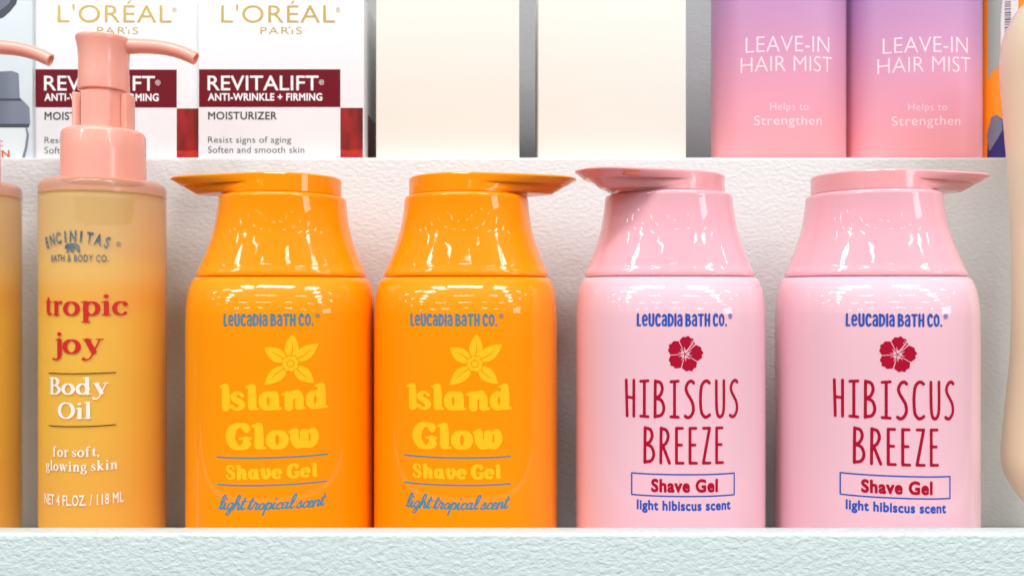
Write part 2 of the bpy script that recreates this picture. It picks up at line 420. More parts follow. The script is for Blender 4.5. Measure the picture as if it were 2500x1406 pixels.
# bookish serif with strong contrast
def book(c, T=.092, t=.034):
    ser = lambda x, y, w=.15: S([(x-w, y), (x+w, y)], .024, 0)
    flag = lambda x, y: S([(x-.15, y-.015), (x-.02, y)], [.02, .035], 0)
    st = lambda x, y0, y1: S([(x, y1), (x, y0)], T, 0)
    dot = lambda x: DOT(x, .90, .092)
    D = {
     't': [S([(.19, .86), (.17, .6), (.17, .2), (.24, .05), (.38, .10)], [.02, T, T, .06, .022]), S([(.0, .64), (.36, .64)], .026, 0)],
     'r': [st(.16, .06, .60), flag(.14, .645), ser(.16, .024), S([(.2, .42), (.28, .6), (.38, .62)], [.025, .04, .07])],
     'o': [OV(.31, .325, .24, .30, t, T)],
     'p': [st(.16, -.26, .60), flag(.14, .645), ser(.16, -.30), OV(.36, .325, .22, .30, t, T)],
     'i': [st(.16, .06, .60), flag(.14, .645), ser(.16, .024), dot(.15)],
     'c': [NB(list(ARC(.31, .325, .24, .30, 40, 312, 20)), t, T, n=3), DOT(.46, .50, .075)],
     'j': [S([(.16, .62), (.16, .0), (.12, -.2), (0, -.29), (-.1, -.25)], [T, T, .06, .035, .055]), flag(.14, .645), dot(.15)],
     'y': [S([(.1, .62), (.31, .06)], T, 0), S([(.50, .63), (.30, .06), (.2, -.2), (.06, -.29), (-.02, -.24)], [.028, .03, .03, .035, .065]), ser(.1, .65, .13), ser(.5, .65, .11)],
     'B': [st(.16, .06, .94), ser(.14, .976, .14), ser(.14, .024, .14), NB([(.2, .975), (.40, .95), (.52, .76), (.42, .57), (.2, .53)], t, T), NB([(.2, .53), (.46, .49), (.60, .27), (.46, .05), (.2, .025)], t, T)],
     'd': [OV(.30, .325, .22, .30, t, T), st(.50, .06, .95), flag(.48, .985), S([(.5, .03), (.66, .03)], .026, 0)],
     'O': [OV(.44, .50, .36, .47, t, T*1.1)],
     'l': [st(.16, .06, .95), flag(.14, .985), ser(.16, .024)],
     'f': [S([(.42, .90), (.32, .98), (.2, .9), (.17, .7), (.17, .06)], [.06, .035, .06, T, T]), S([(.0, .64), (.36, .64)], .026, 0), ser(.17, .024)],
     's': [S([(.38, .52), (.28, .63), (.15, .60), (.10, .48), (.2, .36), (.34, .25), (.36, .12), (.24, .03), (.08, .08), (.04, .18)], [.04, .03, .05, .07, .078, .078, .065, .03, .03, .04])],
     'g': [OV(.25, .43, .17, .20, t, T*.85), S([(.38, .58), (.50, .64)], .035, 0), NB([(.16, .24), (.09, .15), (.18, .08), (.40, .05), (.49, -.08), (.40, -.23), (.22, -.28), (.06, -.2), (.08, -.06), (.18, .03)], t, T*.8)],
     'w': [S([(.1, .62), (.26, .06)], T, 0), S([(.26, .05), (.42, .6)], .03, 0), S([(.42, .62), (.58, .06)], T, 0), S([(.58, .05), (.76, .63)], .03, 0), ser(.1, .65, .13), ser(.40, .65, .12), ser(.76, .65, .1)],
     'n': [st(.16, .06, .60), flag(.14, .645), ser(.16, .024, .13), NB([(.2, .44), (.3, .60), (.42, .625), (.5, .5), (.5, .06)], t, T), ser(.52, .024, .13)],
     'k': [st(.16, .06, .95), flag(.14, .985), ser(.16, .024, .14), S([(.2, .30), (.46, .62)], .03, 0), S([(.28, .38), (.50, .06)], T*.9, 0), ser(.48, .645, .12), ser(.54, .024, .11)],
     ',': [S([(.08, .07), (.1, .0), (.03, -.14)], [.08, .06, .02])],
    }
    return D[c]
BOOK = {c: book(c) for c in 'tropicjyBdOlfsgwnk,'}
# connected brush script (sheared)
q_ = .068
SCRIPT = {
 'l': ([S([(-.06, .02), (.12, .3), (.22, .8), (.14, 1.02), (.05, .8), (.05, .3), (.14, .02), (.30, .14)], [.04, .05, .05, .05, q_, q_, .06, .045])], .28),
 'i': ([S([(-.06, .06), (.06, .46), (.06, .14), (.14, .01), (.28, .14)], [.04, .055, q_, .06, .045]), DOT(.08, .74, .075)], .26),
 'g': ([S([(.30, .42), (.16, .48), (.03, .24), (.12, .02), (.30, .2), (.33, .46), (.32, -.1), (.22, -.36), (.08, -.3), (.16, -.1), (.46, .14)], [.05, .05, q_, .05, .05, .055, q_, .05, .045, .04, .04])], .44),
 'h': ([S([(-.06, .02), (.12, .3), (.22, .8), (.14, 1.02), (.05, .8), (.04, .02)], [.04, .05, .05, .05, q_, q_]), S([(.05, .18), (.18, .44), (.30, .40), (.30, .12), (.38, .01), (.50, .14)], [.04, .05, q_, q_, .055, .045])], .48),
 't': ([S([(-.06, .06), (.10, .82), (.06, .3), (.12, .02), (.30, .14)], [.04, .06, q_, .06, .045]), S([(-.06, .56), (.26, .60)], .045, 0)], .28),
 'r': ([S([(-.06, .06), (.08, .5), (.14, .42), (.26, .42), (.20, .14), (.28, .01), (.40, .14)], [.04, .055, .05, .055, q_, .055, .045])], .38),
 'o': ([S([(.22, .45), (.07, .36), (.03, .16), (.14, .02), (.28, .12), (.30, .34), (.20, .45), (.30, .34), (.46, .32)], [.05, .06, q_, .055, .06, .055, .05, .035, .035])], .42),
 'p': ([S([(-.06, .06), (.08, .5), (.05, 0), (.02, -.38)], [.04, .055, q_, q_]), S([(.06, .24), (.20, .45), (.34, .32), (.28, .06), (.14, .04), (.30, .02), (.46, .14)], [.045, .055, q_, .06, .045, .035, .04])], .44),
 'c': ([S([(.30, .36), (.20, .46), (.06, .32), (.05, .12), (.18, .01), (.36, .14)], [.06, .05, q_, q_, .055, .045])], .34),
 'a': ([S([(.30, .40), (.16, .47), (.03, .24), (.12, .02), (.28, .2), (.33, .46), (.31, .14), (.38, .01), (.52, .14)], [.05, .05, q_, .05, .05, .055, q_, .055, .045])], .50),
 's': ([S([(-.06, .06), (.14, .48), (.20, .3), (.20, .08), (.08, .01), (.02, .08), (.20, .02), (.36, .14)], [.04, .055, .06, .06, .05, .045, .035, .04])], .34),
 'e': ([S([(-.04, .14), (.18, .24), (.22, .42), (.12, .46), (.04, .26), (.08, .04), (.22, .01), (.36, .14)], [.04, .04, .05, .05, q_, .06, .055, .045])], .34),
 'n': ([S([(-.06, .06), (.06, .46), (.05, .02)], [.04, .055, q_]), S([(.05, .18), (.18, .44), (.30, .40), (.30, .12), (.38, .01), (.50, .14)], [.04, .05, q_, q_, .055, .045])], .48),
}
_cache = {}
def glyph(font, fname, c):
    k = (fname, c)
    if k not in _cache:
        p = font[c]; adv = None
        if isinstance(p, tuple): p, adv = shear(p[0], .34), p[1]
        v, f = ink(p)
        _cache[k] = (v, f, adv)
    return _cache[k]
def line(font, fname, text, track=.1, space=.3):
    """one line of lettering: verts (x, y) with cap height 1, faces"""
    x = 0.0; V, F, n = [], [], 0
    for c in text:
        if c == ' ': x += space; continue
        v, f, adv = glyph(font, fname, c)
        v = v.copy()
        if adv is None:
            v[:, 0] += x-v[:, 0].min(); x = v[:, 0].max()+track
        else:
            v[:, 0] += x; x += adv
        V.append(v); F += [tuple(i+n for i in q) for q in f]; n += len(v)
    V = np.vstack(V); V[:, 0] -= V[:, 0].min()
    return V, F
_H = {}
def sans(text, bold=0.0, spacing=1.0):
    """Blender's built-in sans as a flat mesh, cap height 1"""
    def raw(t, b):
        cu = bpy.data.curves.new('t', 'FONT'); cu.body = t; cu.offset = b; cu.size = 1.0
        cu.space_character = spacing; cu.resolution_u = 5
        o = bpy.data.objects.new('t', cu); C.collection.objects.link(o)
        bpy.context.view_layer.update()
        me = bpy.data.meshes.new_from_object(o.evaluated_get(bpy.context.evaluated_depsgraph_get()))
        v = np.array([w.co[:2] for w in me.vertices]); f = [tuple(p.vertices) for p in me.polygons]
        bpy.data.objects.remove(o); bpy.data.curves.remove(cu); bpy.data.meshes.remove(me)
        return v, f
    if not _H:
        v, f = raw('H', 0); _H['h'] = v[:, 1].max()-v[:, 1].min()
    v, f = raw(text, bold)
    v = v/_H['h']; v[:, 0] -= v[:, 0].min()
    return v, f
def sans_bold(text, r, spacing=1.0, h=1/40.):
    """the built-in sans grown by r (cap heights) through a distance field of its outline"""
    V, F = sans(text, 0, spacing)
    cnt = {}
    for f in F:
        for a, b in zip(f, f[1:]+f[:1]):
            k = (min(a, b), max(a, b)); cnt[k] = cnt.get(k, 0)+1
    E = [k for k, c in cnt.items() if c == 1]
    lo = V.min(0)-.2; hi = V.max(0)+.2
    nx = int((hi[0]-lo[0])/h)+2; ny = int((hi[1]-lo[1])/h)+2
    gx = lo[0]+h*np.arange(nx); gy = lo[1]+h*np.arange(ny)
    D = np.full((nx, ny), .12); ins = np.zeros((nx, ny), bool)
    for a, b in E:
        (ax_, ay_), (bx_, by_) = V[a], V[b]
        i0 = max(0, int((min(ax_, bx_)-.13-lo[0])/h)); i1 = int((max(ax_, bx_)+.13-lo[0])/h)+2
        j0 = max(0, int((min(ay_, by_)-.13-lo[1])/h)); j1 = int((max(ay_, by_)+.13-lo[1])/h)+2
        X_, Y_ = np.meshgrid(gx[i0:i1], gy[j0:j1], indexing='ij')
        D[i0:i1, j0:j1] = np.minimum(D[i0:i1, j0:j1], seg_sdf(X_, Y_, np.array([V[a], V[b]]), np.zeros(2)))
        if ay_ != by_:
            js = np.nonzero((ay_ > gy) != (by_ > gy))[0]
            for j in js:
                xc_ = (bx_-ax_)*(gy[j]-ay_)/(by_-ay_)+ax_
                ins[:max(0, int(np.ceil((xc_-lo[0])/h))), j] ^= True
    return mesh_field(gx, gy, np.where(ins, -D, D)-r)
def slice_x(V, F, step):
    """cut long faces along vertical lines so that they can follow a curved wall"""
    bm = bmesh.new(); vs = [bm.verts.new((x, y, 0)) for x, y in V]
    for f in F:
        try: bm.faces.new([vs[i] for i in f])
        except ValueError: pass
    x0, x1 = V[:, 0].min(), V[:, 0].max(); k = x0+step
    while k < x1:
        bmesh.ops.bisect_plane(bm, geom=bm.verts[:]+bm.edges[:]+bm.faces[:], plane_co=(k, 0, 0), plane_no=(1, 0, 0), dist=1e-6)
        k += step
    bm.verts.index_update()
    V2 = np.array([v.co[:2] for v in bm.verts]); F2 = [tuple(v.index for v in f.verts) for f in bm.faces]
    bm.free(); return V2, F2
def fit(VF, x0, x1, base, cap):
    """scale cap-height-1 lettering to the box x0..x1, baseline base, height cap (units)"""
    V, F = VF; V = V.copy(); w = V[:, 0].max()-V[:, 0].min()
    V[:, 0] = x0+(V[:, 0]-V[:, 0].min())*(x1-x0)/w; V[:, 1] = base+V[:, 1]*cap
    return V, F
def join(*parts):
    V, F, n = [], [], 0
    for v, f in parts:
        V.append(v); F += [tuple(i+n for i in q) for q in f]; n += len(v)
    return np.vstack(V), F
def bar(x0, x1, y, hw, sag=0.0, n=16):
    xs = np.linspace(x0, x1, n); ys = y+sag*(2*(xs-x0)/(x1-x0)-1)**2
    V = np.vstack([np.column_stack([xs, ys-hw]), np.column_stack([xs, ys+hw])])
    return V, [(i, i+1, n+i+1, n+i) for i in range(n-1)]
def vbar(x, y0, y1, hw): return np.array([(x-hw, y0), (x+hw, y0), (x+hw, y1), (x-hw, y1)], float), [(0, 1, 2, 3)]
def shape(prims, x, y, s, h=1/46.):
    V, F = ink(prims, h); return V*s+np.array([x, y]), F

class OvalWall:
    """front of a straight oval wall, walked by its arc length from the middle"""
    def __init__(self, a, b, n):
        t = np.linspace(-np.pi, 0, 1601); c, s = np.cos(t), np.sin(t)
        x = a*np.sign(c)*np.abs(c)**(2/n); y = b*np.sign(s)*np.abs(s)**(2/n)
        L = np.concatenate([[0], np.cumsum(np.hypot(np.diff(x), np.diff(y)))]); L -= np.interp(0, x, L)
        self.x, self.y, self.L = x, y, L
        nx = -np.gradient(y, L); ny = np.gradient(x, L); k = -np.sign(ny[800]); self.nx, self.ny = nx*k, ny*k
    def __call__(self, V, off):
        s = V[:, 0]; f = lambda a: np.interp(s, self.L, a)
        return np.column_stack([f(self.x)+off*f(self.nx), f(self.y)+off*f(self.ny), V[:, 1]])
def printed(name, VF, wall, material, parent, off=.35):
    V, F = VF
    return link_mesh(name, wall(V, off)*U, F, material, parent, smooth=False)
class FlatWall:
    def __init__(self, y): self.yy = y
    def __call__(self, V, off): return np.column_stack([V[:, 0], np.full(len(V), self.yy-off), V[:, 1]])

# ------------------------------------------------------------------ display shelf
DECK = -655.0; UPPER = (703-384)*(CAMD+250)/CAMD
LIPZ = (703-1285)*(CAMD-290)/CAMD
shelf = thing('display_shelf', 'white textured plastic stepped display shelf with a raised front lip, carrying all the products', 'shelf', (0, 0, DECK*U))
def shelf_part(name, *a, bev=4, m='shelf'):
    o = rbox(name, *a, bev, M[m]); o.parent = shelf; o.matrix_parent_inverse = Matrix.Translation((0, 0, -DECK*U)); return o
shelf_part('front_lip', -2100, 2100, -340, -290, DECK-260, LIPZ, bev=7, m='lip')
shelf_part('lower_deck', -2100, 2100, -287, 247, DECK-40, DECK, bev=2, m='deck')
shelf_part('riser', -2100, 2100, 250, 272, DECK-40, UPPER, bev=9)
shelf_part('upper_deck', -2100, 2100, 275, 900, UPPER-40, UPPER-8, bev=2, m='deck')
shelf_part('back_panel', -2100, 2100, 903, 940, UPPER-40, UPPER+1000, bev=4, m='panel')
UB = UPPER-8

# ------------------------------------------------------------------ shave gel bottles
BA, BB, BN = 221., 192., 2.4
HY = .9
def teardrop(r0, tip, r1, z, N=240, y_scale=1.0):
    ph = np.linspace(0, 2*np.pi, N, endpoint=False); c, s = np.cos(ph), np.sin(ph)
    cx = tip-r1      # tip circle centre lies on +x
    k = 7.0                      # soft maximum of the two support functions, so the flanks stay gently rounded
    a, b = np.full(N, float(r0)), cx*c+r1
    mx = np.maximum(a, b); ea, eb = np.exp((a-mx)/k), np.exp((b-mx)/k)
    h = mx+k*np.log(ea+eb)-k*np.log(2)*np.exp(-((a-b)/(3*k))**2)*.6
    g = eb/(ea+eb)*(-cx*s)       # dh/dphi
    x = h*c-g*s; y = (h*s+g*c)*y_scale
    return np.stack([x, y, np.full(N, z)], 1)
def Z0(py): return (703-py)*(1.0 if py > 560 else 1-.045*min(1, (560-py)/70))-DECK     # height above the deck of a row of the photograph at the axis plane
def shave_bottle(name, label, loc, rz, group, body_m, cap_m, top_m, head_rz):
    t = thing(name, label, 'shave gel', loc, rz, group)
    # body: straight oval wall, softly rounded shoulder
    zs = [0, 3, 10, 24, 60, 200, Z0(900), Z0(800), Z0(758), Z0(731), Z0(710), Z0(697), Z0(688), Z0(682), Z0(678), Z0(677.2)]
    aw = [BA-14, BA-7, BA-2, BA, BA, BA, BA, BA, BA-1, BA-3, BA-6, BA-9.5, BA-13, BA-17, BA-22, BA-25]
    q = np.concatenate([np.linspace(0, 24, 8), np.linspace(60, Z0(760), 10), np.linspace(Z0(757), Z0(677.2), 46)])
    aa = pchip(zs, aw, q)
    bz = [0, 3, 10, 24, 60, 200, Z0(790), Z0(765), Z0(745), Z0(725), Z0(708), Z0(695), Z0(686), Z0(680), Z0(677.2)]
    bw = [BB-14, BB-7, BB-2, BB, BB, BB, BB, BB-.8, BB-3.2, BB-7.5, BB-13.5, BB-20.5, BB-27.5, BB-34, BB-40]
    bb = pchip(bz, bw, q)
    rings = [sellipse(a, b, BN, z) for a, b, z in zip(aa, bb, q)]
    link_mesh('body', *loft(rings), body_m, t, angle=60)
    # waisted neck shell
    npy = [676.0, 674.4, 672, 650, 623, 596, 569, 542, 515, 490, 482, 477, 473.5, 471.5]
    nw = [197, 199, 199, 190, 179.5, 170, 162, 157, 153.5, 151.5, 151, 150, 147.5, 143]
    zq = np.concatenate([[Z0(676), Z0(675.2), Z0(674.4), Z0(672)], np.linspace(Z0(670), Z0(483), 60), np.linspace(Z0(481), Z0(471.5), 9)])
    az = pchip([Z0(p) for p in npy], nw, zq)
    rings = []
    for a, z in zip(az, zq):
        f = np.clip((z-Z0(676))/(Z0(480)-Z0(676)), 0, 1)
        rings.append(sellipse(a, a*(1-f)*.775+a*f*.905, BN+(2.0-BN)*f, z))
    link_mesh('neck', *loft(rings), cap_m, t, angle=40)
    # tear-drop pump head; its spout points along +x before it is turned
    hd = link_mesh('pump_head', *loft([
        teardrop(137, 150, 30, Z0(472), y_scale=HY), teardrop(140, 150, 30, Z0(468.5), y_scale=HY), teardrop(140, 151, 30, Z0(466.5), y_scale=HY),
        teardrop(140, 206, 30, Z0(466), y_scale=HY), teardrop(140, 209, 32, Z0(465.3), y_scale=HY), teardrop(140, 240, 42, Z0(446), y_scale=HY),
        teardrop(140, 242, 76, Z0(445.6), y_scale=HY), teardrop(140, 244, 77.5, Z0(444.6), y_scale=HY), teardrop(140, 260, 80, Z0(434), y_scale=HY),
        teardrop(140, 267, 81, Z0(430.5), y_scale=HY), teardrop(140, 268, 81, Z0(428.5), y_scale=HY), teardrop(139, 266, 80, Z0(426.5), y_scale=HY),
        teardrop(136, 260, 76, Z0(424.5), y_scale=HY), teardrop(90, 150, 40, Z0(421.5), y_scale=HY)]), top_m, t, angle=22)
    hd.rotation_euler = (0, 0, head_rz)
    return t
wall = OvalWall(BA, BB, BN)
FS = (CAMD-BB)/CAMD                         # the front of the wall is a little nearer than the axis plane
def fx(px, c): return (px-c)*FS
def fz(py): return (703-py)*FS-DECK
REG = lambda: sans('\u00ae', .004)

orange_a = shave_bottle('shave_gel_bottle', 'orange shave gel bottle with its spout pointing right towards the pink bottles', W(1139, 703)+Vector((0, 0, DECK*U)), math.radians(-3.5),
                        'orange shave gel bottles', M['orange'], M['orange'], M['orange'], 0)
oc = 1113
def T(font, fname, s, x0, x1, b, top, c, **k): return fit(line(font, fname, s, **k), fx(x0, c), fx(x1, c), fz(b), (b-top)*FS)
def TS(s, x0, x1, b, top, c, bold=0, **k): return slice_x(*fit(sans_bold(s, bold, **k) if bold > .02 else sans(s, bold, **k), fx(x0, c), fx(x1, c), fz(b), (b-top)*FS), 9)
BR = 'LeUCaDIa BaTH CO.'
printed('brand_lettering', join(T(BRAND, 'brand', BR, 995, 1213, 793, 767, oc, track=.075, space=.2), TS('\u00ae', 1218, 1229, 776, 766, oc, .01)), wall, M['blue_holo_ink'], orange_a)
# five-petalled blossom
def petal(ax, ay, tx, ty, w, b=.42):
    A = np.array([ax, ay]); B = np.array([tx, ty]); d = B-A; L = np.hypot(*d); d = d/L; nrm = np.array([-d[1], d[0]])
    s = np.linspace(0, 1, 18); prof = w*np.sin(np.pi*s**.85)**.85*(1-.12*s)
    return np.vstack([A+np.outer(s*L, d)+np.outer(prof, nrm), (A+np.outer(s*L, d)-np.outer(prof, nrm))[::-1]])
fl = []
for tx, ty in ((5, 72), (-62, 39), (67, 47), (-62, -51), (56, -49)):
    L = math.hypot(tx, ty); k0 = 12/L
    fl.append(('poly+', petal(tx*k0, ty*k0, tx, ty, 17.5), None))
for tx, ty in ((5, 72), (-62, 39), (67, 47), (-62, -51), (56, -49)):
    fl.append(MINUS(S([(tx*.25, ty*.25), (tx*.5+ty*.03, ty*.5-tx*.03), (tx*.78, ty*.78)], [1.3, 1.0, .4])))
a = np.linspace(0, 2*np.pi, 121)[:-1]; rr = 18.5+1.6*np.sin(8*a)
fl.append(('poly-', np.column_stack([(rr+2)*np.cos(a), (rr+2)*np.sin(a)]), None))
fl.append(('poly+', np.column_stack([rr*np.cos(a), rr*np.sin(a)]), None))
r2 = 8.5+1.1*np.sin(5*a); ring = np.column_stack([r2*np.cos(a), r2*np.sin(a)]); ring = np.vstack([ring, ring[:1]])
fl.append(('-', ring, np.full(len(ring), 1.1)))
fV, fF = ink(fl, 1.1)
printed('flower_emblem', (fV*FS+np.array([fx(1158, oc), fz(888)]), fF), wall, M['yellow_ink'], orange_a)
printed('name_lettering', join(T(HEAVY, 'heavy', 'Island', 984, 1250, 1001, 938, oc, track=-.02), T(HEAVY, 'heavy', 'Glow', 1001, 1226, 1096, 1033, oc, track=-.02)), wall, M['yellow_ink'], orange_a)
printed('product_lettering', T(HEAVY, 'heavy', 'Shave Gel', 1001, 1224, 1169, 1134, oc, track=.0, space=.26), wall, M['yellow_ink'], orange_a)
for py in (1116, 1183):
    printed('rule_line', bar(fx(977, oc), fx(1248, oc), fz(py+1), 1.7, 1), wall, M['blue_holo_ink'], orange_a)
printed('scent_lettering', T(SCRIPT, 'script', 'light tropical scent', 979, 1247, 1243, 1208, oc, space=.22), wall, M['blue_holo_ink'], orange_a)

orange_b = copy_tree(orange_a)
orange_b['label'] = 'orange shave gel bottle with its spout pointing left towards the amber body oil'
orange_b.location = W(692, 703)+Vector((0, 0, DECK*U)); orange_b.rotation_euler = (0, 0, math.radians(8))
for ch in orange_b.children:
    if ch.name.startswith('pump_head'): ch.rotation_euler = (0, 0, math.radians(180-6))

pink_a = shave_bottle('shave_gel_bottle', 'pink shave gel bottle with its spout turned left and forwards, beside the orange bottle', W(1631, 703, -35)+Vector((0, 0, DECK*U)), math.radians(-1.0),
                      'pink shave gel bottles', M['pink_body'], M['pink'], M['pink_cap'], math.radians(180+36))
pc = 1660
FS = (CAMD-35-BB)/CAMD
printed('brand_lettering', join(T(BRAND, 'brand', BR, 1547, 1770, 794, 767, pc, track=.075, space=.2), TS('\u00ae', 1774, 1785, 777, 766, pc, .01)), wall, M['blue_ink'], pink_a)
hb = []; ang = [80, 5, -68, -142, 150]
for k, A0 in enumerate(ang):
    A = math.radians(A0); d = np.array([math.cos(A), math.sin(A)]); nrm = np.array([-d[1], d[0]])
    out = []
    for s in np.linspace(0, 1, 12): out.append(d*(3+27*s)+nrm*(1.5+19*s**.8))
    for s in np.linspace(1, -1, 40): out.append(d*(30+13.5*(1-abs(s)**2.2)+1.6*math.cos(s*10))+nrm*20.5*s)
    for s in np.linspace(1, 0, 12): out.append(d*(3+27*s)-nrm*(1.5+19*s**.8))
    hb.append(('poly+', np.array(out), None))
    B = math.radians((A0+ang[(k+1) % 5])/2 if k < 4 else (150+80)/2)
    if k == 3: B = math.radians(-176)
for A0 in (42.5, -31.5, -105, -176, 115):
    d = np.array([math.cos(math.radians(A0)), math.sin(math.radians(A0))])
    hb.append(('-', np.array([d*4, d*46]), np.array([.9, 1.1])))
for k in range(20):
    A = 2*np.pi*k/20+.1; L = 19 if k % 2 else 13
    d = np.array([math.cos(A), math.sin(A)]); hb.append(('-', np.array([d*3, d*L]), np.array([2.2, .2])))
hb.append(MINUS(S([(-2, -2), (8, 12), (17, 25), (22, 33)], [1.6, 1.5, 1.4, 1.4])))
for x, y in ((14, 28), (20, 23), (17, 33), (24, 28), (25, 34)): hb.append(('-', np.array([[x, y], [x+.1, y]]), np.array([1.3, 1.3])))
for k in range(5):
    A = math.radians(ang[k]+36); d = np.array([math.cos(A), math.sin(A)]); hb.append(('+', np.array([d*1, d*12]), np.array([.9, .5])))
hV, hF = ink(hb, .9)
printed('flower_emblem', (hV*FS+np.array([fx(1664, pc), fz(864)]), hF), wall, M['red_ink'], pink_a)
printed('name_lettering', join(T(TALL, 'tall', 'HIBISCUS', 1517, 1803, 1018, 930, pc, track=.125), T(TALL, 'tall', 'BREEZE', 1563, 1762, 1130, 1045, pc, track=.125)), wall, M['red_ink'], pink_a)
printed('label_frame', join(bar(fx(1533, pc), fx(1792, pc), fz(1158), 1.6), bar(fx(1533, pc), fx(1792, pc), fz(1211), 1.6),
        vbar(fx(1534.5, pc), fz(1211)+1.6, fz(1158)-1.6, 1.6), vbar(fx(1790.5, pc), fz(1211)+1.6, fz(1158)-1.6, 1.6)), wall, M['blue_ink'], pink_a)
printed('product_lettering', TS('Shave Gel', 1582, 1746, 1200, 1171, pc, .07, spacing=1.1), wall, M['red_ink'], pink_a)
printed('scent_lettering', TS('light hibiscus scent', 1547, 1780, 1245, 1223, pc, .06, spacing=1.1), wall, M['blue_ink'], pink_a)
pink_b = copy_tree(pink_a)
pink_b['label'] = 'pink shave gel bottle with its spout pointing right, beside the tan bottle'
pink_b.location = W(2130, 703, -52)+Vector((0, 0, DECK*U)); pink_b.rotation_euler = (0, 0, math.radians(-10))
for ch in pink_b.children:
    if ch.name.startswith('pump_head'): ch.rotation_euler = (0, 0, math.radians(9))

for ch in pink_a.children:
    if ch.name.startswith('pump_head'):
        nzf = np.array([(166, 80, 432.5), (203, 78, 432.5), (203, 76, 444), (170, 79, 444)])
        vs = [(x, y+1.2, Z0(p)) for x, y, p in nzf]+[(x, y-22, Z0(p)) for x, y, p in nzf]
        link_mesh('outlet_notch', np.array(vs)*U, [(0, 1, 2, 3), (7, 6, 5, 4), (0, 4, 5, 1), (1, 5, 6, 2), (2, 6, 7, 3), (3, 7, 4, 0)], M['nozzle_hole'], ch, smooth=False)  # solid block for the opening; shade and light inside put into its colour

# ------------------------------------------------------------------ body oil pump bottles
OR = 141.
oil = thing('body_oil_bottle', 'amber body oil bottle with peach pump, whole in view, red lettering on its front', 'body oil', W(254, 703)+Vector((0, 0, DECK*U)), math.radians(5), 'amber body oil bottles')
OT = (703-427)*.93-DECK
def Zo(py): return (703-py)*.93-DECK
link_mesh('glass', *revolve([(OR-16, 0), (OR-6, 3), (OR-1, 12), (OR, 24)]+[(OR, z) for z in np.linspace(60, OT-34, 12)]), M['oil'], oil, angle=50)
# the oil: thinner and clearer towards the neck, with a refracted orange band painted into its colour
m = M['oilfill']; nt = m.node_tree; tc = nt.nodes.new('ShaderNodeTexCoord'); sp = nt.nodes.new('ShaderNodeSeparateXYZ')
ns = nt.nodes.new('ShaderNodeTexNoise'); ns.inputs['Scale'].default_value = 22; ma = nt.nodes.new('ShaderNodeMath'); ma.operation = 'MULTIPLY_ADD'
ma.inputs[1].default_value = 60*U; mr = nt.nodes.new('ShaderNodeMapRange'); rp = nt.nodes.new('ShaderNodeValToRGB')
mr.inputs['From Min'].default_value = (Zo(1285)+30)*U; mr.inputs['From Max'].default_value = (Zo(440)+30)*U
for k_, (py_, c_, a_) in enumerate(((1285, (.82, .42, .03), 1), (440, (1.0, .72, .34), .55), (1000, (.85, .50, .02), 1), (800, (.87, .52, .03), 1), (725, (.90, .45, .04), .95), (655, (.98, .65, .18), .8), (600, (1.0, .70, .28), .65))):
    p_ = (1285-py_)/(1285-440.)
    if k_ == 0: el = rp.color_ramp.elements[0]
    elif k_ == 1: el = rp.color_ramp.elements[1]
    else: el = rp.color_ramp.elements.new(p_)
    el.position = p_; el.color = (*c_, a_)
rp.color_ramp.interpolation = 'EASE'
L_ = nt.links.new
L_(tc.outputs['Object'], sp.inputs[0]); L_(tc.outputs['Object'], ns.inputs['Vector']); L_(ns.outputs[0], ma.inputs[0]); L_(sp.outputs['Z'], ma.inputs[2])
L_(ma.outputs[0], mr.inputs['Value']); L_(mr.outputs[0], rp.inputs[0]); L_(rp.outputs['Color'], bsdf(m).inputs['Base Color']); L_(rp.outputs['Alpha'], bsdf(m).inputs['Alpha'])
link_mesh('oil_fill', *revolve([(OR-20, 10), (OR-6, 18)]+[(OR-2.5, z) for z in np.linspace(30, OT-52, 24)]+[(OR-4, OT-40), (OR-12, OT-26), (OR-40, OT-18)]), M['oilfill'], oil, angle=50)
link_mesh('shoulder', *revolve([(OR, OT-33.5), (OR, OT-16), (OR-2, OT-9), (OR-6, OT-4), (OR-12, OT-1), (OR-18, OT), (60, OT)]), M['refracted_rose'], oil, angle=50)
link_mesh('pump_housing', *revolve([(52, OT-100), (62, OT-96), (66, OT-50), (66, OT-40)], 48), M['tube'], oil)
link_mesh('collar', *revolve([(94, OT), (95, OT+1), (95, OT+24), (94.5, OT+70), (93.5, OT+113), (91, OT+120), (86, OT+123.5), (48, OT+124)]), M['peach'], oil, angle=38)
link_mesh('stem', *revolve([(50, OT+118), (51, OT+119), (51, OT+226), (48, OT+228)]), M['peach'], oil)
clip = []
for a0, a1 in ((-64, -118), (150, 215), (15, -25)):
    ca = np.radians(np.linspace(a0, a1, 12)); z0, z1 = OT+122.5, OT+212
    vin = [(53*math.cos(q), 53*math.sin(q)) for q in ca]; vo = [(69*math.cos(q), 69*math.sin(q)) for q in ca]
    n = len(ca); vs = [(x, y, z0) for x, y in vin+vo]+[(x, y, z1) for x, y in vin+vo]; fs = []
    for i in range(n-1):
        fs += [(n+i, n+i+1, 3*n+i+1, 3*n+i), (i+1, i, 2*n+i, 2*n+i+1), (2*n+i, 3*n+i, 3*n+i+1, 2*n+i+1), (i, i+1, n+i+1, n+i)]
    fs += [(0, n, 3*n, 2*n), (n-1, 3*n-1, 4*n-1, 2*n-1)]
    if a0 == -64: vs = [(x*1.0, y*.88, z) for x, y, z in vs]
    c_ = link_mesh('lock_rib', np.array(vs)*U, fs, M['peach'], oil, angle=30)
hd = link_mesh('pump_head', *revolve([(50, OT+221), (55, OT+220.5), (57.5, OT+222), (58, OT+226), (56.5, OT+260), (56, OT+290), (58, OT+318), (61, OT+337), (63.5, OT+346), (62, OT+350), (52, OT+353), (20, OT+354.5)]), M['peach'], oil, angle=45)
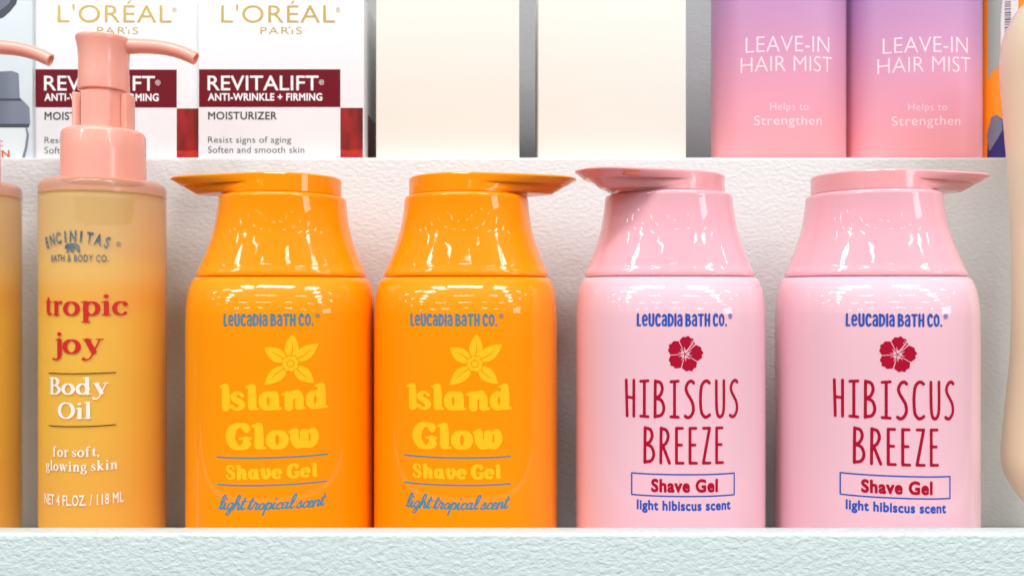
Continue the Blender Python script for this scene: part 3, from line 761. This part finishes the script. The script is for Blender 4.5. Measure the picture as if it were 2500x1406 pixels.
# bent spout: a tube with an open end
path = catmull([(40, OT+333), (70, OT+334.5), (105, OT+334.5), (140, OT+332), (173, OT+325), (198, OT+316), (217, OT+307)], 6)
vs, fs = [], []; n = 28
rad = np.interp(np.linspace(0, 1, len(path)), [0, .25, .7, 1], [20, 17.5, 16.5, 16])
allr = [(p, r) for p, r in zip(path, rad)]+[(path[-1], 11.5), (path[-3], 11.0)]
tg = np.gradient(path, axis=0); tg = np.vstack([tg, tg[-1], tg[-3]])
for (p, r), d in zip(allr, tg):
    d = d/np.hypot(*d)
    for i in range(n):
        q = 2*np.pi*i/n; u_, w_ = math.cos(q)*r, math.sin(q)*r
        vs.append((p[0]-d[1]*u_, w_, p[1]+d[0]*u_))
for k in range(len(allr)-1):
    for i in range(n):
        j = (i+1) % n; fs.append((k*n+i, k*n+j, k*n+n+j, k*n+n+i))
fs.append(tuple(range((len(allr)-1)*n, len(allr)*n)))
sp_ = link_mesh('spout', np.array(vs)*U, fs, M['peach'], hd, angle=40)
owall = OvalWall(OR, OR, 2.0); FS = (CAMD-OR)/CAMD; oc2 = 203
kf = lambda px: (px-oc2)*FS*1.0
def TO(VF, x0, x1, b, top): return slice_x(*fit(VF, kf(x0), kf(x1), fz(b), (b-top)*FS), 7)
enc = []
for i, c in enumerate('ENCINITAS'):
    q = (i-4)/4.0; V, F = sans_bold(c, .05); V = V.copy(); w = V[:, 0].max()
    V[:, 0] = (V[:, 0]-w/2)*24*(.62 if c != 'I' else .8); V[:, 1] = (V[:, 1]-.5)*24
    an = -q*.30; R = np.array([[math.cos(an), -math.sin(an)], [math.sin(an), math.cos(an)]])
    enc.append((V@R.T+np.array([kf(190)+q*72, fz(577)-13*q*q]), F))
VR, FR = sans('\u00ae', .005)
printed('brand_lettering', slice_x(*join(*enc, fit((VR, FR), kf(287), kf(298), fz(600), 11), fit(sans_bold('BATH & BODY CO.', .03, 1.14), kf(128), kf(270), fz(638), 15)), 6), owall, M['silver_ink'], oil)
bear = [(-19, 1), (-17, 6), (-13, 9), (-11, 12), (-8, 10), (-2, 11.5), (6, 12), (13, 10), (18, 6), (19.5, -2), (19, -11), (13, -11), (12.5, -8.5), (14, -7), (12, -3), (6, -3.5), (4, -7), (5, -11), (-2, -11), (-3, -6), (-6, -5), (-9, -9), (-9, -11.5), (-16, -11.5), (-15, -9), (-12, -7), (-11, -2), (-16, -3)]
printed('bear_emblem', (lambda v, f: slice_x(v*FS+np.array([kf(187), fz(605)]), f, 6))(*ink([POLY(bear)], 1.0)), owall, M['silver_ink'], oil)
printed('name_lettering', join(TO(line(BOOK, 'book', 'tropic', .02), 104, 315, 770, 718), TO(line(BOOK, 'book', 'joy', .02), 132, 260, 863, 810)), owall, M['coral_ink'], oil)
printed('product_lettering', join(TO(line(BOOK, 'book', 'Body', .02), 121, 271, 963, 922), TO(line(BOOK, 'book', 'Oil', .03), 149, 233, 1022, 982)), owall, M['white_ink'], oil)
for py in (912, 1041):
    printed('rule_line', bar(kf(118), kf(287), fz(py), 1.2), owall, M['brown_ink'], oil)
printed('claim_lettering', join(TO(line(BOOK, 'book', 'for soft,', .07, .28), 133, 249, 1115, 1090), TO(line(BOOK, 'book', 'glowing skin', .07, .28), 108, 290, 1150, 1126)), owall, M['white_ink'], oil)
printed('volume_lettering', TO(sans_bold('NET 4 FL.OZ. / 118 ML', .025, 1.06), 101, 304, 1234, 1209), owall, M['white_ink'], oil)
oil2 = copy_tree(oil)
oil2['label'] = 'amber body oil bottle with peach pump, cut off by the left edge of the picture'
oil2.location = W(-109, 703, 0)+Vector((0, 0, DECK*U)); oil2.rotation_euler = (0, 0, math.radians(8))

# ------------------------------------------------------------------ cartons on the upper step
YB = 310.; FB = (CAMD+YB)/CAMD
def X(px): return (px-1250)*FB
def Zb(py): return (703-py)*FB-UB
def carton(name, label, cat, px0, px1, pytop, material, depth, group=None, rz=0.0, bev=2.5):
    xc = (X(px0)+X(px1))/2; w = X(px1)-X(px0)
    t = thing(name, label, cat, (xc*U, YB*U, UB*U), rz, group)
    rbox('carton', -w/2, w/2, 0, depth, 0, Zb(pytop), bev, material, t)
    return t, xc
def fl_(VF, xc): return (VF[0]-np.array([xc, 0]), VF[1])
def FT(VF, x0, x1, b, top, xc): return fl_(fit(VF, X(x0), X(x1), Zb(b), (b-top)*FB), xc)
def FR_(x0, x1, y0, y1, xc):
    return np.array([(X(x0)-xc, Zb(y1)), (X(x1)-xc, Zb(y1)), (X(x1)-xc, Zb(y0)), (X(x0)-xc, Zb(y0))]), [(0, 1, 2, 3)]
fw = FlatWall(0)
cr, xc = carton('moisturizer_box', 'white moisturizer carton with dark red band, beside the cream cartons', 'cosmetic box', 484, 889, -6, M['carton'], 330, 'white and red moisturizer cartons', 0)
REVB = lambda: None
printed('red_band', FR_(486, 831, 170, 262, xc), fw, M['red_foil'], cr, .4)
printed('satin_print', FR_(831, 886, 264, 366, xc), fw, M['satin'], cr, .4)
printed('satin_print', FR_(831, 886, 366, 392, xc), fw, M['satin_light'], cr, .4)
printed('brand_lettering', join(FT(sans("L'OR\u00c9AL", -.004, 1.06), 540, 818, 56, 14, xc), FT(sans('\u00ae'), 820, 831, 31, 20, xc), FT(sans('PAR\u0131S', -.004, 1.2), 636, 737, 84, 67, xc),
        (lambda v: (v[0], v[1]))(FR_(705, 709, 66.5, 70, xc))), fw, M['gold'], cr, .6)
printed('band_lettering', join(FT(sans_bold('REVITALIFT', .012, 1.0), 507, 778, 221, 186, xc), FT(sans('\u00ae'), 779, 791, 208, 196, xc), FT(sans_bold('ANTI-WRINKLE + FIRMING', .042, 1.06), 508, 787, 246, 229, xc)), fw, M['white_text'], cr, .8)
printed('kind_lettering', FT(sans_bold('MOISTURIZER', .03, 1.06), 508, 676, 292, 274, xc), fw, M['grey_text'], cr, .6)
printed('claim_lettering', join(FT(sans('Resist signs of aging', -.004, 1.04), 508, 711, 349, 334, xc), FT(sans('Soften and smooth skin', -.004, 1.04), 508, 743, 374, 358, xc)), fw, M['grey_text'], cr, .6)
# printed strip on the carton's side
Wc = (X(889)-X(484))/2
sv = np.array([(Wc+.4, 60, Zb(392)), (Wc+.4, 330*.62, Zb(392)), (Wc+.4, 330*.62, Zb(270)), (Wc+.4, 60, Zb(270))])
link_mesh('side_print', sv*U, [(0, 1, 2, 3)], M['satin'], cr, smooth=False)
cr2 = copy_tree(cr)
cr2['label'] = 'white moisturizer carton with dark red band, half hidden behind the peach pump'
cr2.location = (((X(81)+X(482))/2)*U, (YB+14)*U, UB*U); cr2.rotation_euler = (0, 0, math.radians(.6)); cr2.scale = (1.0, 1, 1.012)

for (a, b, d, lab) in ((918, 1268, 300, 'plain cream carton standing beside the white and red moisturizer carton'), (1314, 1675, 300, 'plain cream carton standing next to the purple and pink hair mist')):
    carton('plain_carton', lab, 'carton', a, b, -70, M['cream'], d, 'plain cream cartons', 0)

# pale blue carton with a printed picture of a bottle, at the left edge
bl, xc = carton('printed_carton', 'pale blue carton printed with a grey-capped bottle, behind the left pump spout', 'carton', -160, 79, -90, M['bluebox'], 260)
def pp(pts): return [(X(x)-xc, Zb(y)) for x, y in pts]
def PP(name, pts, m, off): printed(name, ink([POLY(pp(pts))], 3.0), fw, m, bl, off)
PP('printed_bottle', [(-70, 305), (66, 305), (71, 330), (67, 362), (58, 396), (-70, 396)], M['printwhite'], .4)
PP('printed_cap', [(-60, 178), (30, 174), (46, 180), (48, 238), (60, 250), (72, 262), (74, 304), (-60, 304)], M['capgrey'], .6)
PP('printed_line', [(-60, 241), (49, 241), (56, 247), (-60, 247)], M['capdark'], .8)
PP('printed_line', [(-60, 303), (73, 303), (70, 312), (-60, 312)], M['capdark'], .8)
PP('printed_lid', [(-40, -12), (45, -12), (40, 10), (24, 30), (8, 44), (-12, 50), (-40, 52)], M['capdark'], .4)
PP('printed_lid_rim', [(-40, -12), (34, -12), (20, 12), (2, 26), (-40, 34)], M['capgrey'], .6)
PP('printed_edge', [(62, 312), (66, 312), (71, 330), (67, 362), (58, 396), (51, 396), (61, 360), (65, 330)], M['capgrey'], .7)
printed('printed_lettering', join(FT(sans_bold('C', .03), -9, 7, 358, 344, xc), FT(sans_bold('VEN', .05), -30, 24, 384, 368, xc)), fw, M['orange_print'], bl, .6)

# hair mist bottles: oval, purple fading to pink
HB = 125.; FM2 = (CAMD+YB+HB-30)/CAMD; HA = 162*FM2*.965
hm = thing('hair_mist_bottle', 'purple to pink hair mist bottle standing next to the cream carton', 'hair mist', ((1897.5-1250)*FM2*U, (YB+HB-30)*U, UB*U), 0, 'purple and pink hair mist bottles')
zq = [0, 3, 8, 16, 30, 120, 300, 480, 560, 600, 625, 640]; ra = [-12, -6, -2, 0, 0, 0, 0, 0, 0, -4, -14, -34]
link_mesh('body', *loft([sellipse(HA+d, HB+d, 2.7, z) for z, d in zip(zq, ra)]), M['mist'], hm, angle=50)
hwall = OvalWall(HA, HB, 2.7); hc = 1922
FM = (CAMD+YB-30)/CAMD
def HT(VF, x0, x1, b, top): return slice_x(*fit(VF, (x0-hc)*FM, (x1-hc)*FM, (703-b)*FM-UB, (b-top)*FM), 8)
printed('name_lettering', join(HT(sans('LEAVE-IN', -.012, 1.0), 1812, 2018, 127, 88), HT(sans('HAIR MIST', -.012, 1.0), 1800, 2026, 175, 137)), hwall, M['mist_text'], hm)
printed('claim_lettering', join(HT(sans('Helps to', -.012, 1.08), 1870, 1963, 269, 251), HT(sans('Strengthen', -.004, 1.06), 1832, 1997, 305, 282)), hwall, M['mist_text'], hm)
hm2 = copy_tree(hm)
hm2['label'] = 'purple to pink hair mist bottle standing beside the orange and blue tube'
M['mist_b'] = M['mist'].copy(); [setattr(n_.inputs['From Max'], 'default_value', 660*U) for n_ in M['mist_b'].node_tree.nodes if n_.type == 'MAP_RANGE']
for ch in hm2.children:
    if ch.name.startswith('body'): ch.data = ch.data.copy(); ch.data.materials[0] = M['mist_b']
hm2.location = ((2224-1250)*FM2*U, (YB+HB-24)*U, UB*U); hm2.rotation_euler = (0, 0, math.radians(-2))

# orange and indigo tube with a barcode label, mostly behind the tan bottle
PA, PB = 120., 70.
xm = (2392-1250)*(CAMD+YB+80)/CAMD+PA
pt = thing('printed_tube', 'orange and indigo tube with barcode label, squeezed behind the tan bottle', 'tube', (xm*U, (YB+80)*U, UB*U), 0)
FP = (CAMD+YB+80-30)/CAMD
link_mesh('body', *loft([sellipse(PA+d, PB+d, 2.2, z) for z, d in zip([0, 4, 12, 40, 300, 640], [-8, -3, 0, 0, 0, -2])]), M['pouch_orange'], pt, angle=50)
pw = OvalWall(PA, PB, 2.2); L0 = pw.L[0]
zt = lambda py: (703-py)*FP-UB
sx_ = lambda px: float(np.interp((px-1250)*(CAMD+YB+80)/CAMD-xm, pw.x, pw.L))
def PT(name, pts, m, off): printed(name, slice_x(*ink([POLY([(sx_(a), zt(b)) for a, b in pts])], 3.0), 2.0), pw, m, pt, off)
PT('film_strip', [(2398, -40), (2425, -40), (2418, 60), (2417, 168), (2404, 176), (2398, 200)], M['pouch_grey'], .4)
PT('barcode_label', [(2424, -40), (2452, -40), (2452, 165), (2436, 165), (2418, 168), (2418, 60)], M['pouch_label'], .6)
PT('indigo_swirl', [(2403, 288), (2412, 284), (2424, 300), (2450, 318), (2490, 326), (2490, 420), (2397, 420), (2398, 330)], M['pouch_blue'], .4)
PT('slate_swirl', [(2404, 286), (2412, 283), (2421, 300), (2421, 322), (2411, 345), (2400, 372), (2397, 330)], M['pouch_slate'], .7)
PT('green_patch', [(2443, 262), (2449, 256), (2460, 280), (2450, 305), (2442, 288)], M['pouch_green'], .4)
random.seed(4); bars = []; py = 4
while py < 148:
    h_ = random.choice((1.4, 2.2, 3.4)); xs_ = 2424+.0*py
    bars.append((np.array([(sx_(2425), zt(py+h_)), (sx_(2437), zt(py+h_)), (sx_(2437), zt(py)), (sx_(2425), zt(py))]), [(0, 1, 2, 3)])); py += h_+random.choice((1.6, 2.4, 3.6))
printed('barcode', slice_x(*join(*bars), 3), pw, M['barcode'], pt, .9)

# tall tan bottle with a waist, cut off by the right edge
YT = -40.; FTN = (CAMD+YT)/CAMD; ax = 2640
tn = thing('tan_bottle', 'tall tan glossy bottle with a narrow waist, cut off by the right edge', 'bottle', W(ax, 703, YT)+Vector((0, 0, DECK*U)), 0)
prof = [(2600, 1305), (2570, 1292), (2530, 1235), (2496, 1178), (2471, 1148), (2452, 1116), (2442, 1088), (2438, 1060), (2440, 1020), (2446, 960), (2453, 890), (2459, 820), (2462, 740), (2463, 640), (2462, 540), (2460, 440), (2456, 370), (2447, 250), (2439, 150), (2435, 80), (2439, 30), (2452, -15), (2480, -60), (2530, -95), (2590, -110)]
pr = [((2622-a)*FTN*.925, (703-b)*FTN-DECK) for a, b in prof]
pr = [(r, z-pr[0][1]) for r, z in pr]
sm = catmull(pr, 5)
link_mesh('body', *revolve([(max(r, 2), z) for r, z in sm], 96), M['tan'], tn, angle=60)
